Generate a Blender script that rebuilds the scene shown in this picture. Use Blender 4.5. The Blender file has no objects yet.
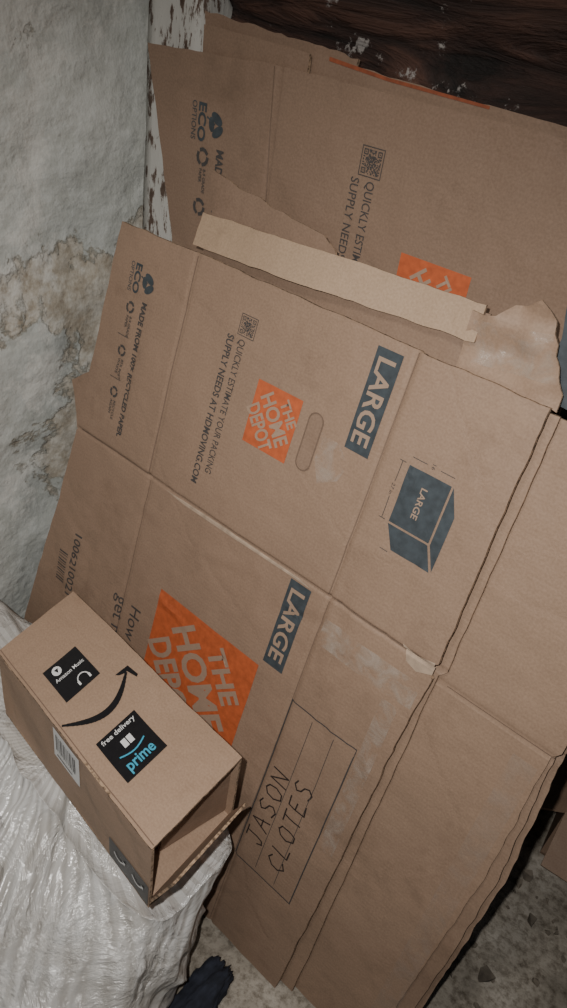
import bpy, bmesh, math, random
from mathutils import Vector, Matrix, noise
random.seed(7)
S13, C13 = math.sin(math.radians(13)), math.cos(math.radians(13))
D, H = .85, 1.456
COL = bpy.context.scene.collection

# ---------------------------------------------------------------- materials
def newmat(name):
    m = bpy.data.materials.new(name); m.use_nodes = True
    nt = m.node_tree; b = nt.nodes['Principled BSDF']
    return m, nt, b
def N(nt, t, **kw):
    n = nt.nodes.new(t)
    for k, v in kw.items():
        if k.startswith('_'): setattr(n, k[1:], v)
        else: n.inputs[k.replace('__', ' ')].default_value = v
    return n
def ramp(nt, fac, stops):
    r = nt.nodes.new('ShaderNodeValToRGB')
    el = r.color_ramp.elements
    while len(el) < len(stops): el.new(.5)
    for e, (p, c) in zip(el, stops):
        e.position = p; e.color = (*c, 1) if len(c) == 3 else c
    nt.links.new(fac, r.inputs[0]); return r
def mix(nt, fac, a, b, mode='MIX'):
    m = nt.nodes.new('ShaderNodeMix'); m.data_type = 'RGBA'; m.blend_type = mode
    for s, v in ((0, fac), (6, a), (7, b)):
        if isinstance(v, (int, float)): m.inputs[s].default_value = v
        elif isinstance(v, tuple): m.inputs[s].default_value = (*v, 1)
        else: nt.links.new(v, m.inputs[s])
    return m.outputs[2]
def bump(nt, b, h, strength, dist, prev=None):
    bp = N(nt, 'ShaderNodeBump', Strength=strength, Distance=dist)
    nt.links.new(h, bp.inputs['Height'])
    if prev: nt.links.new(prev.outputs[0], bp.inputs['Normal'])
    nt.links.new(bp.outputs[0], b.inputs['Normal']); return bp

def cardboard(name, base, var=.07, flute_axis='v'):
    m, nt, b = newmat(name)
    uv = N(nt, 'ShaderNodeUVMap'); L = nt.links.new
    n1 = N(nt, 'ShaderNodeTexNoise', Scale=4., Detail=6., Roughness=.6); L(uv.outputs[0], n1.inputs[0])
    n2 = N(nt, 'ShaderNodeTexNoise', Scale=300., Detail=3.); L(uv.outputs[0], n2.inputs[0])
    dk = tuple(c*(1-var) for c in base); lt = tuple(min(1, c*(1+var)) for c in base)
    r1 = ramp(nt, n1.outputs[0], [(.3, dk), (.7, lt)])
    r2 = ramp(nt, n2.outputs[0], [(.35, (.90, .89, .88)), (.65, (1.05, 1.05, 1.05))])
    c = mix(nt, 1., r1.outputs[0], r2.outputs[0], 'MULTIPLY')
    n3 = N(nt, 'ShaderNodeTexNoise', Scale=9., Detail=9., Roughness=.75); L(uv.outputs[0], n3.inputs[0])
    r3 = ramp(nt, n3.outputs[0], [(.58, (0, 0, 0)), (.72, (.38, .38, .38))])
    c = mix(nt, r3.outputs[0], c, tuple(min(1, x*1.3) for x in base))
    n6 = N(nt, 'ShaderNodeTexNoise', Scale=6.3, Detail=8., Roughness=.7); n6.noise_dimensions = '4D'; n6.inputs['W'].default_value = 3.3
    L(uv.outputs[0], n6.inputs[0])
    r6 = ramp(nt, n6.outputs[0], [(.30, (.78, .77, .76)), (.45, (1, 1, 1))])
    c = mix(nt, 1., c, r6.outputs[0], 'MULTIPLY')
    L(c, b.inputs['Base Color'])
    b.inputs['Roughness'].default_value = .6
    b.inputs['Specular IOR Level'].default_value = .35
    w = N(nt, 'ShaderNodeTexWave', Scale=42., Distortion=.15); w.wave_type = 'BANDS'
    w.bands_direction = 'Y' if flute_axis == 'v' else 'X'
    L(uv.outputs[0], w.inputs[0])
    p = bump(nt, b, w.outputs[0], .06, .001)
    n4 = N(nt, 'ShaderNodeTexNoise', Scale=9., Detail=3.); L(uv.outputs[0], n4.inputs[0])
    p = bump(nt, b, n4.outputs[0], .45, .016, p)
    v = N(nt, 'ShaderNodeTexVoronoi', Scale=4.); v.feature = 'DISTANCE_TO_EDGE'
    nd = mix(nt, .06, uv.outputs[0], n3.outputs[1]); L(nd, v.inputs[0])
    rv = ramp(nt, v.outputs[0], [(0, (0, 0, 0)), (.03, (1, 1, 1))])
    bump(nt, b, rv.outputs[0], .22, .002, p)
    return m
def flat(name, c, rough=.7, noise_amt=.12, scale=120., metallic=0):
    m, nt, b = newmat(name)
    tc = N(nt, 'ShaderNodeTexCoord')
    n = N(nt, 'ShaderNodeTexNoise', Scale=scale, Detail=4.); nt.links.new(tc.outputs['Object'], n.inputs[0])
    r = ramp(nt, n.outputs[0], [(.3, tuple(x*(1-noise_amt) for x in c)), (.7, tuple(min(1, x*(1+noise_amt)) for x in c))])
    nt.links.new(r.outputs[0], b.inputs['Base Color'])
    b.inputs['Roughness'].default_value = rough
    return m

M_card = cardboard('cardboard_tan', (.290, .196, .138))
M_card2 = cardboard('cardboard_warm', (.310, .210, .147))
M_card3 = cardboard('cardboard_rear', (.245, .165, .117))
M_card_lit = cardboard('cardboard_lit_flap', (.400, .285, .195), .06)  # paler tan paints in the light the tilted folded flap catches
M_cardS = cardboard('cardboard_small_box', (.365, .250, .175), .05)
def edge_mat():
    m, nt, b = newmat('cardboard_cut_edge')
    tc = N(nt, 'ShaderNodeTexCoord')
    n = N(nt, 'ShaderNodeTexNoise', Scale=180., Detail=2.); nt.links.new(tc.outputs['Object'], n.inputs[0])
    r = ramp(nt, n.outputs[0], [(.35, (.10, .065, .04)), (.6, (.42, .29, .19))])
    nt.links.new(r.outputs[0], b.inputs['Base Color']); b.inputs['Roughness'].default_value = .9
    return m
M_edge = edge_mat()
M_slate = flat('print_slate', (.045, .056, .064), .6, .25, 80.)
M_ink = flat('print_dark_ink', (.058, .052, .05), .6)
M_orange = flat('print_orange', (.47, .105, .036), .6, .16, 90.)
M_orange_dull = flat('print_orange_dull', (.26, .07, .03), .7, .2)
M_void = flat('unprinted_card', (.33, .228, .162), .75, .05)
M_black = flat('label_black', (.010, .010, .012), .35)
M_white = flat('label_white', (.75, .75, .74), .45, .04)
M_blue = flat('label_cyan', (.06, .38, .55), .4, .04)
M_pen = flat('marker_pen', (.03, .022, .02), .5)
M_creaseline = flat('crease_line', (.16, .105, .073), .8)
M_torn = flat('torn_paper', (.38, .285, .21), .95, .25, 60.)
def tape_mat(name, lo, hi, c):
    m, nt, b = newmat(name)
    tc = N(nt, 'ShaderNodeTexCoord')
    n = N(nt, 'ShaderNodeTexNoise', Scale=34., Detail=7., Roughness=.65, Distortion=.6); nt.links.new(tc.outputs['Object'], n.inputs[0])
    b.inputs['Base Color'].default_value = (*c, 1)
    r = ramp(nt, n.outputs[0], [(.42, (lo,)*3), (.66, (hi,)*3)])
    nt.links.new(r.outputs[0], b.inputs['Alpha']); b.inputs['Roughness'].default_value = .2
    bump(nt, b, n.outputs[0], .5, .004)
    return m
M_tape = tape_mat('clear_tape', .03, .20, (.50, .43, .37))
M_tape2 = tape_mat('scuffed_tape', .0, .45, (.56, .48, .41))

def wall_plaster():
    m, nt, b = newmat('peeling_plaster'); L = nt.links.new
    tc = N(nt, 'ShaderNodeTexCoord')
    n1 = N(nt, 'ShaderNodeTexNoise', Scale=3.9, Detail=12., Roughness=.66, Distortion=.3); L(tc.outputs['Object'], n1.inputs[0])
    n2 = N(nt, 'ShaderNodeTexNoise', Scale=30., Detail=8., Roughness=.7); L(tc.outputs['Object'], n2.inputs[0])
    n3 = N(nt, 'ShaderNodeTexNoise', Scale=2.2, Detail=6.); L(tc.outputs['Object'], n3.inputs[0])
    paint = ramp(nt, n3.outputs[0], [(.3, (.42, .44, .42)), (.7, (.56, .57, .54))])
    pv = ramp(nt, n2.outputs[0], [(.35, (.84, .84, .82)), (.6, (1.04, 1.04, 1.04))])
    paint2 = mix(nt, 1., paint.outputs[0], pv.outputs[0], 'MULTIPLY')
    bare = ramp(nt, n2.outputs[0], [(.30, (.25, .205, .15)), (.46, (.39, .35, .285)), (.62, (.54, .515, .455))])
    sep = N(nt, 'ShaderNodeSeparateXYZ'); L(tc.outputs['Object'], sep.inputs[0])
    mr = N(nt, 'ShaderNodeMapRange'); mr.inputs[1].default_value = 0; mr.inputs[2].default_value = 2
    L(sep.outputs[2], mr.inputs[0])
    zr = ramp(nt, mr.outputs[0], [(.22, (.46,)*3), (.34, (.60,)*3), (.50, (.595,)*3), (.60, (.36,)*3)])
    ad = N(nt, 'ShaderNodeMath'); ad.operation = 'ADD'; L(n1.outputs[0], ad.inputs[0]); L(zr.outputs[0], ad.inputs[1])
    ad2 = N(nt, 'ShaderNodeMath'); ad2.operation = 'MULTIPLY'; L(ad.outputs[0], ad2.inputs[0]); ad2.inputs[1].default_value = .5
    mask = ramp(nt, ad2.outputs[0], [(.530, (0, 0, 0)), (.543, (1, 1, 1))])
    c = mix(nt, mask.outputs[0], paint2, bare.outputs[0])
    rim = ramp(nt, ad2.outputs[0], [(.527, (1, 1, 1)), (.535, (.72, .69, .64)), (.545, (1, 1, 1))])
    c = mix(nt, 1., c, rim.outputs[0], 'MULTIPLY')
    n8 = N(nt, 'ShaderNodeTexNoise', Scale=6., Detail=10., Roughness=.7); L(tc.outputs['Object'], n8.inputs[0])
    r8 = ramp(nt, n8.outputs[0], [(.54, (0, 0, 0)), (.61, (.75, .75, .75))])
    c = mix(nt, r8.outputs[0], c, (.62, .615, .575))
    L(c, b.inputs['Base Color']); b.inputs['Roughness'].default_value = .75
    inv = N(nt, 'ShaderNodeMath'); inv.operation = 'SUBTRACT'; inv.inputs[0].default_value = 1; L(mask.outputs[0], inv.inputs[1])
    p = bump(nt, b, inv.outputs[0], .7, .003)
    p = bump(nt, b, n2.outputs[0], .5, .006, p)
    n5 = N(nt, 'ShaderNodeTexNoise', Scale=9., Detail=5.); L(tc.outputs['Object'], n5.inputs[0])
    bump(nt, b, n5.outputs[0], .8, .03, p)
    return m
def chipped_paint():
    m, nt, b = newmat('chipped_white_paint'); L = nt.links.new
    tc = N(nt, 'ShaderNodeTexCoord')
    mp = N(nt, 'ShaderNodeMapping'); mp.inputs['Scale'].default_value = (1, 1, .3); L(tc.outputs['Object'], mp.inputs[0])
    n1 = N(nt, 'ShaderNodeTexNoise', Scale=60., Detail=8., Roughness=.7); L(mp.outputs[0], n1.inputs[0])
    r = ramp(nt, n1.outputs[0], [(.52, (.50, .49, .46)), (.56, (.12, .08, .06)), (.7, (.05, .03, .02))])
    L(r.outputs[0], b.inputs['Base Color']); b.inputs['Roughness'].default_value = .8
    bump(nt, b, n1.outputs[0], .6, .004); return m
def dark_timber():
    m, nt, b = newmat('weathered_timber'); L = nt.links.new
    tc = N(nt, 'ShaderNodeTexCoord')
    mp = N(nt, 'ShaderNodeMapping'); mp.inputs['Scale'].default_value = (2.2, 9, 11); L(tc.outputs['Object'], mp.inputs[0])
    n1 = N(nt, 'ShaderNodeTexNoise', Scale=1.6, Detail=10., Roughness=.62, Distortion=1.2); L(mp.outputs[0], n1.inputs[0])
    r = ramp(nt, n1.outputs[0], [(.34, (.008, .005, .004)), (.48, (.04, .019, .014)), (.60, (.11, .052, .036)), (.76, (.22, .13, .095))])
    n2 = N(nt, 'ShaderNodeTexNoise', Scale=13., Detail=9., Roughness=.75); L(tc.outputs['Object'], n2.inputs[0])
    r2 = ramp(nt, n2.outputs[0], [(.60, (0, 0, 0)), (.635, (1, 1, 1))])
    c = mix(nt, r2.outputs[0], r.outputs[0], (.38, .35, .33))
    L(c, b.inputs['Base Color']); b.inputs['Roughness'].default_value = .7
    bump(nt, b, n1.outputs[0], 1., .03); return m
def concrete():
    m, nt, b = newmat('dusty_concrete'); L = nt.links.new
    tc = N(nt, 'ShaderNodeTexCoord')
    n1 = N(nt, 'ShaderNodeTexNoise', Scale=7., Detail=10., Roughness=.65); L(tc.outputs['Object'], n1.inputs[0])
    n2 = N(nt, 'ShaderNodeTexNoise', Scale=60., Detail=6., Roughness=.7); L(tc.outputs['Object'], n2.inputs[0])
    r = ramp(nt, n1.outputs[0], [(.3, (.15, .13, .10)), (.5, (.32, .285, .235)), (.7, (.48, .44, .38))])
    r2 = ramp(nt, n2.outputs[0], [(.35, (.50, .47, .43)), (.55, (1.1, 1.1, 1.1))])
    c = mix(nt, 1., r.outputs[0], r2.outputs[0], 'MULTIPLY')
    L(c, b.inputs['Base Color']); b.inputs['Roughness'].default_value = .92
    bump(nt, b, n2.outputs[0], .7, .006); return m
def sack_mat():
    m, nt, b = newmat('woven_white_plastic'); L = nt.links.new
    uv = N(nt, 'ShaderNodeUVMap'); tc = N(nt, 'ShaderNodeTexCoord')
    w = N(nt, 'ShaderNodeTexWave', Scale=6.5, Distortion=1.2, Detail=3.); w.inputs['Detail Scale'].default_value = 1.2
    w.bands_direction = 'X'; L(uv.outputs[0], w.inputs[0])
    n = N(nt, 'ShaderNodeTexNoise', Scale=8., Detail=7., Roughness=.6, Distortion=1.); L(tc.outputs['Object'], n.inputs[0])
    v = N(nt, 'ShaderNodeTexVoronoi', Scale=13.); v.feature = 'F1'
    nd = mix(nt, .12, tc.outputs['Object'], n.outputs[1]); L(nd, v.inputs[0])
    r = ramp(nt, w.outputs[0], [(.1, (.48, .465, .44)), (.7, (.60, .59, .57))])
    r2 = ramp(nt, n.outputs[0], [(.3, (.74, .71, .67)), (.6, (1.05, 1.05, 1.05))])
    c = mix(nt, 1., r.outputs[0], r2.outputs[0], 'MULTIPLY'); L(c, b.inputs['Base Color'])
    b.inputs['Roughness'].default_value = .18
    b.inputs['Specular IOR Level'].default_value = .8
    p = bump(nt, b, w.outputs[0], .4, .004)
    p = bump(nt, b, v.outputs[0], .55, .022, p)
    bump(nt, b, n.outputs[0], .5, .03, p); return m
M_wall, M_chip, M_timber, M_conc, M_sack = wall_plaster(), chipped_paint(), dark_timber(), concrete(), sack_mat()
M_stone = flat('dark_masonry', (.12, .10, .085), .95, .5, 9.)
M_cloth = flat('navy_cloth', (.018, .022, .035), .9, .4, 60.)
M_rubble = flat('rubble', (.16, .135, .105), .95, .5, 30.)

# ---------------------------------------------------------------- helpers
def link(me, name, parent=None, mats=()):
    ob = bpy.data.objects.new(name, me); COL.objects.link(ob)
    for m in mats: me.materials.append(m)
    if parent: ob.parent = parent
    return ob
def empty(name):
    e = bpy.data.objects.new(name, None); COL.objects.link(e); e.empty_display_size = .05; return e
def bf(u, v, w):   # leaning board frame -> world (u right, v down the lean, w out)
    return Vector((u, -v*S13 + (D-w)*C13, H - v*C13 - (D-w)*S13))
def grid_cut(bm, g, extra_u=(), extra_v=()):
    us = [v.co.x for v in bm.verts]; vs = [v.co.y for v in bm.verts]
    if g:
        lu = [i*g for i in range(math.floor(min(us)/g)+1, math.ceil(max(us)/g))]
        lv = [i*g for i in range(math.floor(min(vs)/g)+1, math.ceil(max(vs)/g))]
    else: lu = lv = []
    for a in list(lu)+[x for x in extra_u if min(us) < x < max(us)]:
        bmesh.ops.bisect_plane(bm, geom=bm.verts[:]+bm.edges[:]+bm.faces[:], dist=1e-6, plane_co=(a, 0, 0), plane_no=(1, 0, 0))
    for a in list(lv)+[x for x in extra_v if min(vs) < x < max(vs)]:
        bmesh.ops.bisect_plane(bm, geom=bm.verts[:]+bm.edges[:]+bm.faces[:], dist=1e-6, plane_co=(0, a, 0), plane_no=(0, 1, 0))
def jag(outline, step=.012, amp=.0012):
    res = []
    n = len(outline)
    for i in range(n):
        a, b = Vector(outline[i]), Vector(outline[(i+1) % n]); d = b-a; k = max(1, int(d.length/step))
        nn = Vector((-d.y, d.x)).normalized()
        for j in range(k):
            p = a + d*(j/k)
            if j: p += nn*amp*(noise.noise(Vector((p.x*28, p.y*28, 3.1)))*1.6+random.uniform(-.25, .25))
            res.append(p)
    return res
class Sheet:
    """A cardboard sheet following a height function f(u,v), mapping function fr."""
    def __init__(s, f, eu=(), ev=(), g=.02, fr=bf): s.f, s.eu, s.ev, s.g, s.fr = f, eu, ev, g, fr
    def panel(s, name, outline, mat, parent=None, thick=.006, amp=.0012, mat2=None):
        bm = bmesh.new(); vs = [bm.verts.new((p.x, p.y, 0)) for p in jag(outline, amp=amp)]
        bm.faces.new(vs); grid_cut(bm, s.g, s.eu, s.ev)
        r = bmesh.ops.extrude_face_region(bm, geom=bm.faces[:])
        back = {e for e in r['geom'] if isinstance(e, bmesh.types.BMVert)}
        for v in back: v.co.z = -thick
        uvl = bm.loops.layers.uv.new('UVMap')
        for fa in bm.faces:
            zs = [v.co.z for v in fa.verts]
            fa.material_index = 1 if (max(zs)-min(zs)) > thick*.5 else 0
            fa.smooth = fa.material_index == 0
            for l in fa.loops: l[uvl].uv = (l.vert.co.x, l.vert.co.y)
        for e in bm.edges:
            if any(f.material_index for f in e.link_faces): e.smooth = False
        for v in bm.verts:
            u, vv, z = v.co
            v.co = s.fr(u, vv, s.f(u, vv)+z)
        bmesh.ops.recalc_face_normals(bm, faces=bm.faces)
        me = bpy.data.meshes.new(name); bm.to_mesh(me); bm.free()
        return link(me, name, parent, (mat, mat2 or M_edge))
    def decal(s, name, polys, mat, parent, lift=.0009, holes=None):
        bm = bmesh.new()
        for p in polys:
            vs = [bm.verts.new((a[0], a[1], 0)) for a in p]
            if len(vs) > 2:
                try: bm.faces.new(vs)
                except ValueError: pass
        return s._fin(bm, name, mat, parent, lift)
    def _fin(s, bm, name, mat, parent, lift):
        grid_cut(bm, s.g, s.eu, s.ev)
        uvl = bm.loops.layers.uv.new('UVMap')
        for fa in bm.faces:
            for l in fa.loops: l[uvl].uv = (l.vert.co.x, l.vert.co.y)
        for v in bm.verts:
            u, vv, _ = v.co; v.co = s.fr(u, vv, s.f(u, vv)+lift)
        me = bpy.data.meshes.new(name); bm.to_mesh(me); bm.free()
        return link(me, name, parent, (mat,))
    def text(s, name, body, org, d, up, length, height, mat, parent, bold=0., lift=.0009):
        """org = start of baseline; length along d; height = cap height along up"""
        cu = bpy.data.curves.new('tmp', 'FONT'); cu.body = body; cu.size = 1; cu.offset = bold; cu.resolution_u = 3
        to = bpy.data.objects.new('tmp', cu); COL.objects.link(to)
        dg = bpy.context.evaluated_depsgraph_get(); me = bpy.data.meshes.new_from_object(to.evaluated_get(dg))
        bpy.data.objects.remove(to)
        bm = bmesh.new(); bm.from_mesh(me)
        x0 = min(v.co.x for v in bm.verts); x1 = max(v.co.x for v in bm.verts)
        for v in bm.verts:
            a = (v.co.x-x0)/(x1-x0)*length; b = v.co.y/.69*height
            v.co = Vector((org[0]+d[0]*a+up[0]*b, org[1]+d[1]*a+up[1]*b, 0))
        return s._fin(bm, name, mat, parent, lift)
def rect(u0, u1, v0, v1): return [(u0, v0), (u1, v0), (u1, v1), (u0, v1)]
def stroke(pts, w):
    """list of quads along a polyline"""
    out = []
    for a, b in zip(pts[:-1], pts[1:]):
        a, b = Vector(a), Vector(b); d = (b-a)
        if d.length < 1e-6: continue
        d.normalize(); n = Vector((-d.y, d.x))*w/2; a2 = a-d*w*.3; b2 = b+d*w*.3
        out.append([tuple(a2+n), tuple(b2+n), tuple(b2-n), tuple(a2-n)])
    return out
def frame_lines(u0, u1, v0, v1, w): 
    return [rect(u0, u1, v0, v0+w), rect(u0, u1, v1-w, v1), rect(u0, u0+w, v0, v1), rect(u1-w, u1, v0, v1)]
DN, RT, UPV, LF = (0, 1), (1, 0), (0, -1), (-1, 0)
def qr(cu_, cv, s):
    out = []; n = 21; c = s/n
    rnd = random.Random(3)
    for i in range(n):
        for j in range(n):
            on = rnd.random() < .55
            for a, b in ((0, 0), (0, n-5), (n-5, 0)):
                if a-1 <= i <= a+5 and b-1 <= j <= b+5:
                    k = max(abs(i-a-2), abs(j-b-2)); on = k in (0, 1, 2) and not k == 1
            if on: out.append(rect(cu_-s/2+i*c, cu_-s/2+(i+1)*c, cv-s/2+j*c, cv-s/2+(j+1)*c))
    out += frame_lines(cu_-s*.62, cu_+s*.62, cv-s*.62, cv+s*.62, s*.04)
    return out
def leaf(cu_, cv, s):
    """leafy emblem: three overlapping lobes + stem, text-up = +u, text-right = +v"""
    P = []
    def el(du, dv, a, b, rot):
        pts = []
        for k in range(16):
            t = k/16*2*math.pi; x, y = a*math.cos(t), b*math.sin(t)
            pts.append((cu_+s*(du+x*math.cos(rot)-y*math.sin(rot)), cv+s*(dv+x*math.sin(rot)+y*math.cos(rot))))
        P.append(pts)
    el(.10, -.38, .62, .34, .5); el(.25, .45, .62, .33, -.6); el(-.42, .05, .50, .28, 1.4)
    P += stroke([(cu_-.9*s, cv-.35*s), (cu_-.1*s, cv)], s*.12)
    return P
def recycle_icon(cu_, cv, s):
    P = []
    for k in range(3):
        a = k*2.094; pts = [(cu_+s*math.cos(a+t), cv+s*math.sin(a+t)) for t in (0, .5, 1., 1.5)]
        P += stroke(pts, s*.5)
    return P
def logo(sh, par, u0, u1, v0, v1):
    sh.decal('orange_square', [rect(u0, u1, v0, v1)], M_orange, par, .0009)
    a = math.radians(40); d = (math.sin(a), math.cos(a)); up = (math.cos(a), -math.sin(a))
    s = (v1-v0); cu_, cv = (u0+u1)/2, (v0+v1)/2
    def ln(t, off, L, h, sh_):
        o = (cu_+up[0]*off*s-d[0]*(L/2-sh_)*s, cv+up[1]*off*s-d[1]*(L/2-sh_)*s)
        sh.text('logo_text_'+t.lower(), t, o, d, up, L*s, h*s, M_void, par, .03, .0018)
    ln('THE', .24, .42, .17, 0); ln('HOME', -.06, .80, .24, 0); ln('DEPOT', -.37, .72, .24, .02)

# ---------------------------------------------------------------- front flattened moving box
def sm(x): x = max(0, min(1, x)); return x*x*(3-2*x)
def groove(x, x0, w, d): 
    t = abs(x-x0)/w
    return -d*(1-t) if t < 1 else 0
rd = random.Random(21)
DENTS = [(rd.uniform(-.95, -.22), rd.uniform(.2, 1.25), rd.uniform(-.5, .5)+rd.choice((0, 1.57)), rd.uniform(.03, .12), rd.uniform(.006, .010), rd.choice((-1, 1))*rd.uniform(.0012, .0030)) for _ in range(44)]
DENTS += [(rd.uniform(-.34, -.22), rd.uniform(.56, .95), rd.uniform(1.0, 2.0), rd.uniform(.03, .07), .006, rd.choice((-1, 1))*.0026) for _ in range(12)]
def f_front(u, v):
    w = .004*noise.noise(Vector((u*3.1, v*3.1, 0))) + .0012*noise.noise(Vector((u*12, v*12, 5)))
    w += .006*(1-sm((v-.533)/.012))                     # upper panel stands proud of the lower one
    w += groove(u, -.79, .006, .0026) + groove(u, -.391, .006, .003)
    w += groove(v, .541, .005, .004)
    w += .006*math.exp(-((u+.30)/.08)**2)*math.exp(-((v-.6)/.1)**2)
    for a, b, r, ln, wd, dp in DENTS:
        x, y = u-a, v-b
        if abs(x) > .22 or abs(y) > .22: continue
        p, q = x*math.cos(r)+y*math.sin(r), -x*math.sin(r)+y*math.cos(r)
        w += dp*math.exp(-(p/ln)**2-(q/wd)**2)
    return w
def around(x, w): return (x-w, x, x+w)
fu = around(-.79, .006)+around(-.391, .006); fv = around(.541, .005)+(.533, .545, .539)
FS = Sheet(f_front, fu, fv, .01)
box = empty('flattened_moving_box')
FS.panel('upper_lower_panels', [(-.968, .162), (-.79, .160), (-.39, .162), (-.214, .163), (-.212, .312), (-.205, .53), (-.222, .545), (-.206, .56), (-.214, .689),
         (-.218, .989), (-.226, 1.294), (-.6, 1.295), (-1.055, 1.294), (-1.056, 1.01), (-1.012, .705), (-.998, .547), (-.99, .540)], M_card, box, .007, .0016)
FS.decal('flap_slots', [rect(-.985, -.80, .5395, .5425), rect(-.38, -.225, .5395, .5425), stroke([(-.79, .165), (-.792, .535)], .0016)[0],
          stroke([(-.391, .165), (-.393, .535)], .0016)[0], stroke([(-.391, .55), (-.394, 1.29)], .0012)[0],
          stroke([(-.79, .55), (-.79, 1.29)], .0012)[0]], M_creaseline, box, .0007)
FS.decal('leaf_emblem', leaf(-.880, .236, .019), M_slate, box)
FS.text('text_eco', 'ECO', (-.914, .212), DN, RT, .048, .014, M_slate, box, .03)
FS.text('text_options', 'OPTIONS', (-.926, .212), DN, RT, .048, .008, M_slate, box)
FS.text('text_made', 'MADE FROM 100% RECYCLED PAPER.', (-.886, .268), DN, RT, .24, .0115, M_ink, box, .035)
for k, cv in enumerate((.285, .36, .435)):
    FS.decal('icon_%d' % k, recycle_icon(-.911, cv, .008), M_ink, box)
    FS.text('text_small_%d' % k, ('8-9 GRADE\nPAPER', '85% POST\nWASTE', 'RECYCLE\nAGAIN')[k], (-.908, cv+.014), DN, RT, .036, .0055, M_ink, box, .02)
FS.decal('divider', [rect(-.928, -.900, .334, .3352), rect(-.928, -.900, .410, .4112)], M_ink, box)
FS.decal('qr_code', qr(-.662, .229, .026), M_ink, box)
FS.text('text_quick', 'QUICKLY ESTIMATE YOUR PACKING', (-.672, .250), DN, RT, .222, .0125, M_ink, box, .004)
FS.text('text_supply', 'SUPPLY NEEDS AT HDMOVING.COM', (-.695, .250), DN, RT, .25, .0125, M_ink, box, .02)
logo(FS, box, -.617, -.533, .291, .39)
def pill(u, v0, v1, r, n=10):
    pts = []
    for k in range(n+1): a = math.pi*k/n; pts.append((u-r*math.cos(a), v0-r*math.sin(a)+r))
    for k in range(n+1): a = math.pi*k/n; pts.append((u+r*math.cos(a), v1+r*math.sin(a)-r))
    return pts
p = pill(-.503, .297, .385, .0125)
FS.decal('hand_hole_perforation', stroke(p+[p[0]], .0022), M_creaseline, box, .0014)
FS.decal('hand_hole_flap', [pill(-.503, .299, .383, .011)], M_card3, box, .0010)
FS.decal('size_block', [rect(-.448, -.408, .176, .322)], M_slate, box)
FS.text('size_text', 'LARGE', (-.441, .188), DN, RT, .122, .026, M_void, box, .02, .0018)
FS.decal('cube_icon', [rect(-.347, -.284, .300, .385), [(-.347, .388), (-.284, .388), (-.268, .421), (-.329, .421)],
          [(-.281, .300), (-.281, .386), (-.265, .419), (-.265, .336)]], M_slate, box)
FS.text('cube_text', 'LARGE', (-.320, .320), DN, RT, .045, .009, M_void, box, .02, .0018)
FS.decal('cube_dims', [rect(-.359, -.358, .300, .330), rect(-.359, -.358, .352, .385), rect(-.347, -.325, .288, .289), rect(-.305, -.284, .288, .289),
         rect(-.363, -.353, .299, .3), rect(-.363, -.353, .385, .386), rect(-.345, -.332, .425, .426)], M_ink, box)
FS.text('cube_dim_text', '27 in', (-.361, .333), DN, RT, .016, .005, M_ink, box)
FS.text('cube_dim_text2', '16', (-.318, .285), DN, RT, .007, .005, M_ink, box)
FS.decal('size_block_lower', [rect(-.463, -.423, .552, .711)], M_slate, box)
FS.text('size_text_lower', 'LARGE', (-.456, .565), DN, RT, .132, .026, M_void, box, .02, .0018)
logo(FS, box, -.705, -.467, .725, .965)
FS.text('text_how', 'How to', (-.765, .800), DN, RT, .12, .026, M_ink, box)
FS.text('text_get', 'get more', (-.805, .800), DN, RT, .16, .026, M_ink, box)
FS.text('text_number', '1006210021', (-.945, .745), DN, RT, .14, .018, M_ink, box, .01)
FS.decal('barcode', [rect(-.98, -.955, .80+i*.006, .80+i*.006+random.choice((.0015, .003))) for i in range(12)], M_ink, box)
FS.decal('label_frame', frame_lines(-.392, -.262, .74, 1.10, .0022)+[rect(-.345, -.3440, .75, 1.09), rect(-.302, -.301, .75, 1.09)], M_ink, box)
L_ = {'J': [[(.1, .25), (.25, 0), (.5, .05), (.6, .4), (.6, 1)], [(.2, 1), (.95, 1)]], 'A': [[(0, 0), (.45, 1), (.8, 0)], [(.15, .4), (.75, .42)]],
     'S': [[(.85, .9), (.5, 1), (.15, .8), (.3, .58), (.7, .45), (.8, .2), (.5, 0), (.05, .1)]],
     'O': [[(.5, 1), (.12, .8), (.05, .4), (.3, .03), (.7, .05), (.9, .45), (.8, .85), (.5, 1)]],
     'N': [[(0, 0), (.08, 1), (.75, .05), (.85, 1)]], 'C': [[(.85, .85), (.5, 1), (.1, .7), (.08, .3), (.4, 0), (.85, .15)]],
     'L': [[(.15, 1), (.08, .02), (.75, 0)]], 'T': [[(0, .95), (.95, 1)], [(.5, 1), (.45, 0)]],
     'E': [[(.8, .98), (.1, .95), (.08, 0), (.8, .04)], [(.1, .5), (.65, .52)]]}
def hand(word, uc, vstart, vend, h, slope=0.):
    out = []; n = len(word); st = (vend-vstart)/n
    for i, ch in enumerate(word):
        for s_ in L_[ch]:
            pts = []
            for x, y in s_:
                v = vstart+st*(i+x*.78); u = uc+slope*i-h*(y-.5)+random.uniform(-.0006, .0006)
                pts.append((u, v))
            out += stroke(pts, .0026)
    return out
FS.decal('handwriting_name', hand('JASON', -.366, 1.045, .865, .034, .001), M_pen, box)
FS.decal('handwriting_contents', hand('CLOTES', -.312, 1.058, .855, .034, -.001), M_pen, box)
FS.decal('tape_patch', [[(-.488, .318), (-.455, .322), (-.432, .345), (-.440, .372), (-.47, .39), (-.485, .36)]], M_tape2, box, .0024)
FS.decal('tape_lower', [rect(-.385, -.215, .575, .620), rect(-.258, -.230, .63, .95)], M_tape2, box, .0018)
FS.decal('torn_paper', [[(-.26, .532), (-.235, .536), (-.209, .530), (-.208, .553), (-.23, .562), (-.248, .556)],
        [(-.75, .546), (-.60, .543), (-.45, .545), (-.42, .549), (-.55, .549), (-.70, .551)]], M_torn, box, .0016)

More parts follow.
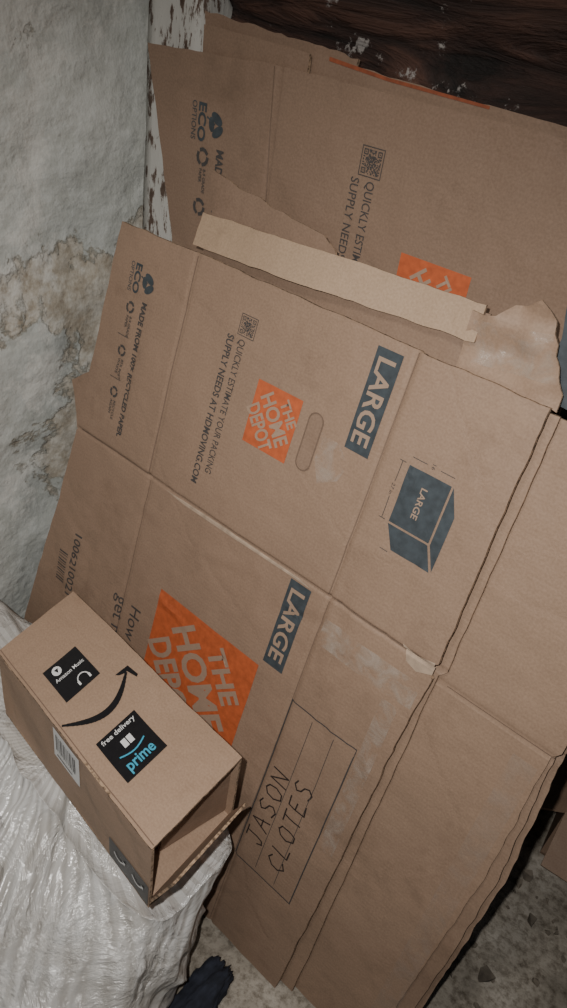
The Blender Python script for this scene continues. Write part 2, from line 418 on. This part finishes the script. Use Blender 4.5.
# ---------------------------------------------------------------- boxes just behind
def seam(w0, s, creases_u=(), creases_v=(), amp=.002):
    def f(u, v):
        w = w0 + amp*noise.noise(Vector((u*3+s, v*3, s)))
        for a in creases_u: w += groove(u, a, .006, .002)
        for a in creases_v: w += groove(v, a, .006, .003)
        return w
    eu = [y for a in creases_u for y in around(a, .006)]; ev = [y for a in creases_v for y in around(a, .006)]
    return Sheet(f, eu, ev, .02)
b1 = seam(-.0165, 2., (-.39,), (.55,))
b1.panel('flattened_moving_box.001', [(-.95, .170), (-.205, .172), (-.196, .55), (-.205, .56), (-.200, 1.29), (-1.04, 1.29), (-1.03, .9), (-.97, .56)], M_card2, None, .005)
e2 = empty('flattened_moving_box.002')
b2 = seam(-.0265, 5., (), (.573,), .003)
b2.panel('panel', [(-.60, .178), (-.215, .176), (-.04, .170), (-.025, .56), (-.034, .575), (-.028, .80), (-.043, 1.131), (-.048, 1.29), (-.60, 1.29)], M_card2, e2, .005, .0022)
b2.decal('crease_line', [rect(-.19, -.03, .572, .5735)], M_creaseline, e2)
b2.decal('tape', [rect(-.075, -.04, .60, 1.28)], M_tape, e2)
for k, (w, r) in enumerate(((-.0355, -.016), (-.0440, -.036), (-.0530, -.008))):
    sh = seam(w, 7.+k, (), (.58,), .001)
    sh.panel('flattened_moving_box.%03d' % (k+3), [(-.55, .20), (r, .20), (r-.004, .5), (r-.014, .575), (r+.004, .8), (r-.005, 1.28), (-.55, 1.28)], (M_card, M_card2, M_card)[k], None, .005, .0022)

def w_rear(v): return -.05-.23*(v+.1)
def f_rear(u, v):
    return w_rear(v) + .003*noise.noise(Vector((u*3, v*4, 9))) + groove(u, -.768, .006, .003)
RS = Sheet(f_rear, around(-.768, .006), (), .02)
er = empty('flattened_moving_box.006')
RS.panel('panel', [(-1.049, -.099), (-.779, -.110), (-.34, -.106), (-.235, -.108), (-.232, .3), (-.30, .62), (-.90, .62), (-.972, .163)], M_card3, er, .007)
RS.decal('crease_line', [stroke([(-.779, -.108), (-.752, .3)], .0016)[0]], M_creaseline, er)
RS.decal('leaf_emblem', leaf(-.885, -.015, .021), M_slate, er)
RS.text('text_eco', 'ECO', (-.923, -.040), DN, RT, .054, .016, M_slate, er, .03)
RS.text('text_options', 'OPTIONS', (-.938, -.040), DN, RT, .054, .010, M_slate, er)
RS.text('text_made', 'MADE FROM 100% RECYCLED', (-.878, .018), DN, RT, .22, .015, M_ink, er, .03)
RS.decal('icon', recycle_icon(-.908, .035, .011)+recycle_icon(-.908, .11, .011), M_ink, er)
RS.text('text_small', '8-9 GRADE\nPAPER', (-.905, .052), DN, RT, .036, .006, M_ink, er, .02)
RS.decal('qr_code', qr(-.588, -.027, .030), M_ink, er)
RS.text('text_quick', 'QUICKLY ESTIMATE YOUR PACKING', (-.590, -.004), DN, RT, .250, .0135, M_ink, er, .004)
RS.text('text_supply', 'SUPPLY NEEDS AT HDMOVING.COM', (-.616, -.004), DN, RT, .275, .0135, M_ink, er, .004)
logo(RS, er, -.512, -.402, .068, .178)

mid = empty('flattened_shipping_box')
ms = seam(-.0265, 11.)
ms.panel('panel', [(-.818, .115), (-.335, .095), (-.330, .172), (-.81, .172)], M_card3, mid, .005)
ml = Sheet(lambda u, v: -.011+.003*noise.noise(Vector((u*4, v*9, 2)))+.22*(v-.12)+.004*math.sin(u*18), (), (), .015)
ml.panel('folded_flap', [(-.822, .106), (-.60, .096), (-.341, .086), (-.334, .130), (-.60, .146), (-.818, .154)], M_card_lit, mid, .004, .0015)
s2 = seam(-.038, 14.)
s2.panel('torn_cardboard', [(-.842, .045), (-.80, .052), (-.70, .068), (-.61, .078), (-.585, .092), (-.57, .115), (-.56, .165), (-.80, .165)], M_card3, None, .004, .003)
s3 = Sheet(lambda u, v: -.010+.018*noise.noise(Vector((u*26, v*26, 2)))*sm((.168-v)/.03), (), (), .008)
e3 = empty('torn_cardboard.001')
s3.panel('piece', [(-.352, .096), (-.318, .092), (-.305, .074), (-.290, .070), (-.274, .058), (-.255, .075), (-.240, .098), (-.228, .12), (-.212, .148), (-.210, .168), (-.345, .168)], M_card2, e3, .004, .004)
s3.decal('tape', [[(-.345, .105), (-.25, .09), (-.22, .14), (-.34, .155)]], M_tape2, e3, .001)
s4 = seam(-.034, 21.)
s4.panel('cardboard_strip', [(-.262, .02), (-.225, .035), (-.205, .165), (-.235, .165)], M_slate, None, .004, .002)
s5 = seam(-.041, 22.)
s5.panel('paper_scrap', [(-.24, .07), (-.16, .10), (-.15, .165), (-.222, .165)], M_white, None, .002, .003)
s6 = seam(-.028, 23.)
s6.panel('torn_cardboard.002', [(-1.067, .478), (-1.007, .430), (-.94, .44), (-.94, .60), (-1.029, .56), (-1.045, .52)], M_card, None, .005, .002)
def behind(off, s): return Sheet(lambda u, v: w_rear(v)-off+.002*noise.noise(Vector((u*3+s, v*3, s))), (), (), .02)
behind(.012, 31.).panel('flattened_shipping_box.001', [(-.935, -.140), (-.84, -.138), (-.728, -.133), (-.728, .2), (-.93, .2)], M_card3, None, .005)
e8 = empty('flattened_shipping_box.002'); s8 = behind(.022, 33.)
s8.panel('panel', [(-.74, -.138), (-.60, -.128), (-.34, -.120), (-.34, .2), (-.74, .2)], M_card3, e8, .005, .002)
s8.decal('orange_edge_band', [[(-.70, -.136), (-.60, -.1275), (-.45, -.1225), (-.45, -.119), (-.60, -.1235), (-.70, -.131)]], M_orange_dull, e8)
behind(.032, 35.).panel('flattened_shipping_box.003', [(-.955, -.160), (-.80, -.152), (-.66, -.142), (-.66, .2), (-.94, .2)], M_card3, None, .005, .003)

# ---------------------------------------------------------------- room
def rough_box(name, x0, x1, y0, y1, z0, z1, mat, seg, amp, sc, seed=0):
    bm = bmesh.new(); bmesh.ops.create_cube(bm, size=1)
    for v in bm.verts: v.co = Vector((x0+(v.co.x+.5)*(x1-x0), y0+(v.co.y+.5)*(y1-y0), z0+(v.co.z+.5)*(z1-z0)))
    for ax, a, b in ((0, x0, x1), (1, y0, y1), (2, z0, z1)):
        k = max(1, int((b-a)/seg))
        for i in range(1, k):
            co = [0, 0, 0]; co[ax] = a+(b-a)*i/k; no = [0, 0, 0]; no[ax] = 1
            bmesh.ops.bisect_plane(bm, geom=bm.verts[:]+bm.edges[:]+bm.faces[:], dist=1e-6, plane_co=co, plane_no=no)
    bm.normal_update()
    for v in bm.verts:
        q = Vector((v.co.x*sc[0]+seed, v.co.y*sc[1], v.co.z*sc[2]))
        v.co += v.normal*amp*(noise.noise(q)+.5*noise.noise(q*2.3)-.5)
    me = bpy.data.meshes.new(name); bm.to_mesh(me); bm.free()
    for p_ in me.polygons: p_.use_smooth = True
    return link(me, name, None, (mat,))
rough_box('floor', -1.3, 1.6, -1.2, 1.95, -.1, 0, M_conc, .06, .004, (6, 6, 6))
rough_box('wall_left', -1.30, -1.082, -1.2, 1.9, 0, 2.3, M_wall, .03, .016, (5, 5, 5))
rough_box('wall_back', -1.3, 1.6, 1.75, 1.95, 0, 2.3, M_stone, .08, .04, (5, 5, 5))
rough_box('timber_beam', -.958, 1.5, .955, 1.16, 1.18, 1.80, M_timber, .025, .034, (2, 14, 14), 4)
rough_box('corner_post', -1.084, -.955, .925, 1.10, 0, 2.2, M_chip, .02, .008, (9, 9, 3), 2)
rough_box('timber_post', 1.35, 1.5, .98, 1.13, 0, 1.19, M_timber, .03, .01, (9, 9, 3), 8)

def carton(name, x0, y0, sx, sy, sz, rot, mat):
    e = empty(name); e.location = (x0, y0, 0); e.rotation_euler = (0, 0, rot); t = .005
    def slab(nm, a, b, c, d_, e_, f_, tilt=None):
        bm = bmesh.new(); bmesh.ops.create_cube(bm, size=1)
        uvl = bm.loops.layers.uv.new('UVMap')
        for v in bm.verts: v.co = Vector((a+(v.co.x+.5)*(b-a), c+(v.co.y+.5)*(d_-c), e_+(v.co.z+.5)*(f_-e_)))
        for fa in bm.faces:
            for l in fa.loops: l[uvl].uv = (l.vert.co.x+l.vert.co.y, l.vert.co.z)
        if tilt:
            bmesh.ops.rotate(bm, verts=bm.verts, cent=tilt[0], matrix=Matrix.Rotation(tilt[1], 3, tilt[2]))
        me = bpy.data.meshes.new(nm); bm.to_mesh(me); bm.free(); link(me, nm, e, (mat,))
    slab('bottom', 0, sx, 0, sy, .001, .006); slab('side_front', 0, sx, 0, t, 0, sz); slab('side_back', 0, sx, sy-t, sy, 0, sz)
    slab('side_left', 0, t, t, sy-t, 0, sz); slab('side_right', sx-t, sx, t, sy-t, 0, sz)
    slab('flap_front', 0, sx, -t, 0, sz, sz+.12, ((0, 0, sz), math.radians(115), 'X'))
    slab('flap_left', -t, 0, 0, sy, sz, sz+.12, ((0, 0, sz), math.radians(-125), 'Y'))
    slab('flap_right', sx, sx+t, 0, sy, sz, sz+.12, ((sx, 0, sz), math.radians(110), 'Y'))
    return e
carton('cardboard_box', .02, 1.14, .42, .36, .16, math.radians(6), M_card)

bm = bmesh.new()
for i in range(90):
    x = random.uniform(-.12, .5); y = random.uniform(.68, 1.08); r = random.choice((.002, .003, .003, .004, .006, .011))
    res = bmesh.ops.create_cube(bm, size=r*1.6, matrix=Matrix.Translation((x, y, r*.4)) @ Matrix.Rotation(random.uniform(0, 3), 4, 'Z'))
    for v in res['verts']: v.co += Vector((random.uniform(-1, 1), random.uniform(-1, 1), random.uniform(-.8, .2)))*r*.6
me = bpy.data.meshes.new('rubble'); bm.to_mesh(me); bm.free(); link(me, 'rubble', None, (M_rubble,))

# ---------------------------------------------------------------- small shipping box
sb = empty('small_shipping_box')
Z1, HB = .55, .15
P1, P2, P3, P4 = Vector((-.806, .552)), Vector((-.371, .524)), Vector((-.358, .344)), Vector((-.769, .384))
def bil(x, y):  # x 0..1 left->right, y 0..1 front->back
    return P4*(1-x)*(1-y)+P3*x*(1-y)+P2*x*y+P1*(1-x)*y
def fr_top(x, y, w): q = bil(x/.43, y/.18); return Vector((q.x, q.y, Z1+w))
def fr_front(x, z, w):
    q = bil(x/.43, 0); return Vector((q.x-.1*w, q.y-w, Z1-HB+z))
def fr_end(y, z, w): q = bil(1, y/.18); return Vector((q.x+w, q.y, Z1-HB+z))
def fr_back(x, z, w): q = bil(x/.43, 1); return Vector((q.x, q.y+w, Z1-HB+z))
def fr_left(y, z, w): q = bil(0, y/.18); return Vector((q.x-w, q.y, Z1-HB+z))
sag = lambda x, y: .003*noise.noise(Vector((x*9, y*9, 1)))-.004*math.exp(-((x-.30)/.10)**2)
T = Sheet(sag, (), (), .02, fr_top); F = Sheet(lambda x, z: .002*noise.noise(Vector((x*9, z*9, 4))), (), (), .02, fr_front)
T.panel('top', rect(0, .43, 0, .18), M_cardS, sb, .004, .0008)
F.panel('front_side', rect(0, .43, 0, HB-.004), M_cardS, sb, .004, .0008)
Sheet(lambda a, b: 0, fr=fr_back).panel('back_side', rect(0, .43, 0, HB-.004), M_cardS, sb, .004, .0005)
Sheet(lambda a, b: 0, fr=fr_left).panel('left_end', rect(0, .18, 0, HB-.004), M_cardS, sb, .004, .0005)
Sheet(lambda a, b: -HB, fr=fr_top).panel('bottom', rect(0, .43, 0, .18), M_cardS, sb, .004, .0005)
Sheet(lambda y, z: -.045*(1-y/.18)-.012, fr=fr_end).panel('end_flap_inner', [(.06, .005), (.176, .005), (.176, HB-.012), (.07, HB-.02)], M_card3, sb, .004, .001)
Sheet(lambda y, z: .040*(z/.10)-.002, fr=fr_end).panel('end_flap_outer', [(.0, .0), (.18, .0), (.165, .085), (.01, .095)], M_cardS, sb, .004, .001)
cA, cB = .130, .295
T.decal('label_audio', [rect(cA-.037, cA+.035, .035, .108)], M_black, sb)
T.text('audio_text', 'Amazon Music', (cA-.003, .042), (0, 1), (-1, 0), .06, .007, M_white, sb, .01, .002)
T.decal('audio_icon', [[(cA-.022+.009*math.cos(k*.524), .055+.009*math.sin(k*.524)) for k in range(12)]]+
        stroke([(cA+.022-.011*math.cos(a*.39-1.55), .082+.011*math.sin(a*.39-1.55)) for a in range(9)], .002)+
        [rect(cA+.020, cA+.028, .069, .073), rect(cA+.020, cA+.028, .091, .095)], M_white, sb, .002)
T.decal('audio_play', [[(cA-.017, .055), (cA-.025, .051), (cA-.025, .059)]], M_black, sb, .003)
T.decal('label_delivery', [rect(cB-.042, cB+.040, .03, .110)], M_black, sb)
T.text('delivery_text', 'free delivery', (cB-.030, .036), (0, 1), (-1, 0), .066, .008, M_white, sb, .01, .002)
T.decal('delivery_icon', [rect(cB-.018, cB-.004, .060, .069), rect(cB-.018, cB-.004, .071, .080)], M_white, sb, .002)
T.text('delivery_brand', 'prime', (cB+.030, .044), (0, 1), (-1, 0), .052, .018, M_blue, sb, .02, .002)
T.decal('delivery_swoosh', stroke([(cB+.002+.006*math.sin(k/8*3.14), .045+k*.006) for k in range(9)], .0025), M_blue, sb, .002)
sp = [(.190+.035*math.sin(k/20*math.pi*.93+.05), .008+k*.00665) for k in range(21)]
quads = []
for k in range(20):
    wd = .003+.008*math.sin((k+.7)/21*math.pi)
    quads += stroke(sp[k:k+2], wd)
T.decal('smile_arrow', quads+[[(.188, .152), (.186, .125), (.191, .129), (.196, .142)], [(.188, .152), (.194, .144), (.214, .150), (.212, .155)]], M_black, sb, .0012)
T.decal('edge_crease', [rect(.002, .428, .004, .0055)], M_creaseline, sb)
bx = .175
F.decal('barcode_label', [rect(bx, bx+.075, .075, .14)], M_white, sb)
F.decal('barcode_bars', [rect(bx+.008+i*.0045, bx+.008+i*.0045+random.choice((.0012, .0025)), .095, .13) for i in range(13)]+[rect(bx+.01, bx+.055, .083, .086)], M_ink, sb, .0018)
F.decal('printed_tape', [rect(.33, .428, .0, .05)], M_black, sb)
F.decal('printed_tape_arrows', stroke([(.345+k*.004, .030-.008*math.sin(k/6*math.pi)) for k in range(7)], .003)+stroke([(.39+k*.004, .030-.008*math.sin(k/6*math.pi)) for k in range(7)], .003)
        +[[(.372, .034), (.366, .034), (.371, .026)], [(.417, .034), (.411, .034), (.416, .026)]], M_white, sb, .002)
Sheet(lambda y, z: .040*(z/.10)-.002, fr=fr_end).decal('printed_tape_end', [rect(0, .07, .0, .045)], M_black, sb, .001)

# ---------------------------------------------------------------- plastic sack under the box
def sack():
    bm = bmesh.new(); uvl = bm.loops.layers.uv.new('UVMap')
    cx, cy = -.69, .275; NA, NT = 300, 80
    def plan(a, ax, ay, e=3.2):
        c, s = math.cos(a), math.sin(a); r = (abs(c/ax)**e+abs(s/ay)**e)**(-1/e); return Vector((r*c, r*s))
    rows = []
    for i in range(NT+1):
        t = i/NT; row = []
        for j in range(NA):
            a = 2*math.pi*j/NA
            base = plan(a, .335, .235); lip = plan(a, .335, .112, 5) + Vector((.0, .178))  # lip hugs the box
            b = base*(1+.10*math.sin(t*math.pi*.9))
            k = sm((t-.35)/.65)
            q = b*(1-k)+lip*k
            xx = math.cos(a); front = sm((.35-math.sin(a))/.5)
            zl = .355+front*(.075-.085*xx+.075*sm((-xx-.35)/.5)) - .05*sm((xx-.7)/.3)
            z = zl*(1-(1-t)**1.35)
            fold = noise.noise(Vector((q.x*3, q.y*3, z*4)))
            wr = .014*noise.noise(Vector((q.x*6, q.y*6, z*5)))
            wr += .012*(1-abs(math.sin(a*7+7*z+5*fold)))**2*(.3+t)
            n1 = noise.noise(Vector((q.x*13, q.y*13, z*10))); n2 = noise.noise(Vector((q.x*27+3, q.y*27, z*18)))
            wr += .012*(1-abs(n1)*2.5) + .007*(1-abs(n2)*2.5) - .010
            d = q.normalized(); q = q+d*wr*(1-.75*k)
            z += (.018*noise.noise(Vector((math.cos(a)*4, math.sin(a)*4, 1)))+.008*noise.noise(Vector((math.cos(a)*15, math.sin(a)*15, 1))))*t
            x_, y_ = cx+q.x, cy+q.y
            y_ = min(y_, .838-.231*(1.265-z)*1. - .035); x_ = max(x_, -1.06)
            row.append(bm.verts.new((x_, y_, max(.001, z))))
        rows.append(row)
    for i in range(NT):
        for j in range(NA):
            f = bm.faces.new((rows[i][j], rows[i][(j+1) % NA], rows[i+1][(j+1) % NA], rows[i+1][j]))
            for l, (jj, ii) in zip(f.loops, ((j, i), (j+1, i), (j+1, i+1), (j, i+1))): l[uvl].uv = (jj/NA*4+ii/NT*.35, ii/NT*.5)
            f.smooth = True
    prev = rows[-1]; ctr = Vector((-.66, .45))
    for kk, (sc, zz) in enumerate(((.97, .39), (.8, .392), (.4, .394))):
        cur = []
        for j in range(NA):
            v0 = rows[-1][j].co; q = Vector((v0.x, v0.y)); q = ctr+(q-ctr)*sc
            cur.append(bm.verts.new((q.x, q.y, min(zz, v0.z-.004) if kk < 2 else zz)))
        for j in range(NA):
            f = bm.faces.new((prev[j], prev[(j+1) % NA], cur[(j+1) % NA], cur[j])); f.smooth = True
            for l in f.loops: l[uvl].uv = (j/NA*4, .5)
        prev = cur
    bm.faces.new(prev)
    me = bpy.data.meshes.new('plastic_sack'); bm.to_mesh(me); bm.free()
    return link(me, 'plastic_sack', None, (M_sack,))
sack()
def heap(name, c, r, mat, seed):
    bm = bmesh.new(); bmesh.ops.create_icosphere(bm, subdivisions=5, radius=1)
    for v in bm.verts:
        n_ = v.co.normalized(); q = n_*1.6+Vector((seed, 0, 0))
        k = 1+.35*noise.noise(q)+.22*abs(noise.noise(q*3.1))+.08*noise.noise(q*8)
        v.co = Vector((c[0]+n_.x*r[0]*k, c[1]+n_.y*r[1]*k, max(.002, c[2]+n_.z*r[2]*k)))
    me = bpy.data.meshes.new(name); bm.to_mesh(me); bm.free()
    for p_ in me.polygons: p_.use_smooth = True
    return link(me, name, None, (mat,))
heap('crumpled_clothing', (-.308, .395, .018), (.034, .10, .028), M_cloth, 3)

# ---------------------------------------------------------------- camera
cd = bpy.data.cameras.new('camera'); cam = bpy.data.objects.new('camera', cd); COL.objects.link(cam)
cd.sensor_fit = 'VERTICAL'; cd.sensor_height = 36; cd.lens = 26; cd.clip_start = .01
R = Matrix(((.74908, -.46387, .47297), (.64874, .36903, -.66554), (.13419, .80538, .57737)))
cam.matrix_world = Matrix.Translation((0, 0, H)) @ R.to_4x4()
bpy.context.scene.camera = cam

# ---------------------------------------------------------------- light
def area(name, loc, tgt, size, power, col):
    ld = bpy.data.lights.new(name, 'AREA'); ld.shape = 'DISK'; ld.size = size; ld.energy = power; ld.color = col
    o = bpy.data.objects.new(name, ld); COL.objects.link(o); o.location = loc
    o.rotation_euler = (Vector(tgt)-Vector(loc)).to_track_quat('-Z', 'Y').to_euler(); return o
area('ceiling_bulb', (-.35, -.10, 2.15), (-.6, .7, .8), .25, 5, (1, .93, .84))
ld = bpy.data.lights.new('phone_flash', 'SPOT'); ld.energy = 50; ld.color = (1, .975, .94); ld.spot_size = math.radians(100); ld.spot_blend = 1; ld.shadow_soft_size = .008
fl = bpy.data.objects.new('phone_flash', ld); COL.objects.link(fl)
fl.location = (-.045, -.035, H+.05)
fl.rotation_euler = (Vector((-.50, .60, .74))-Vector(fl.location)).to_track_quat('-Z', 'Y').to_euler()
w = bpy.data.worlds.new('world'); bpy.context.scene.world = w; w.use_nodes = True
w.node_tree.nodes['Background'].inputs[0].default_value = (.85, .9, 1, 1)
w.node_tree.nodes['Background'].inputs[1].default_value = .05
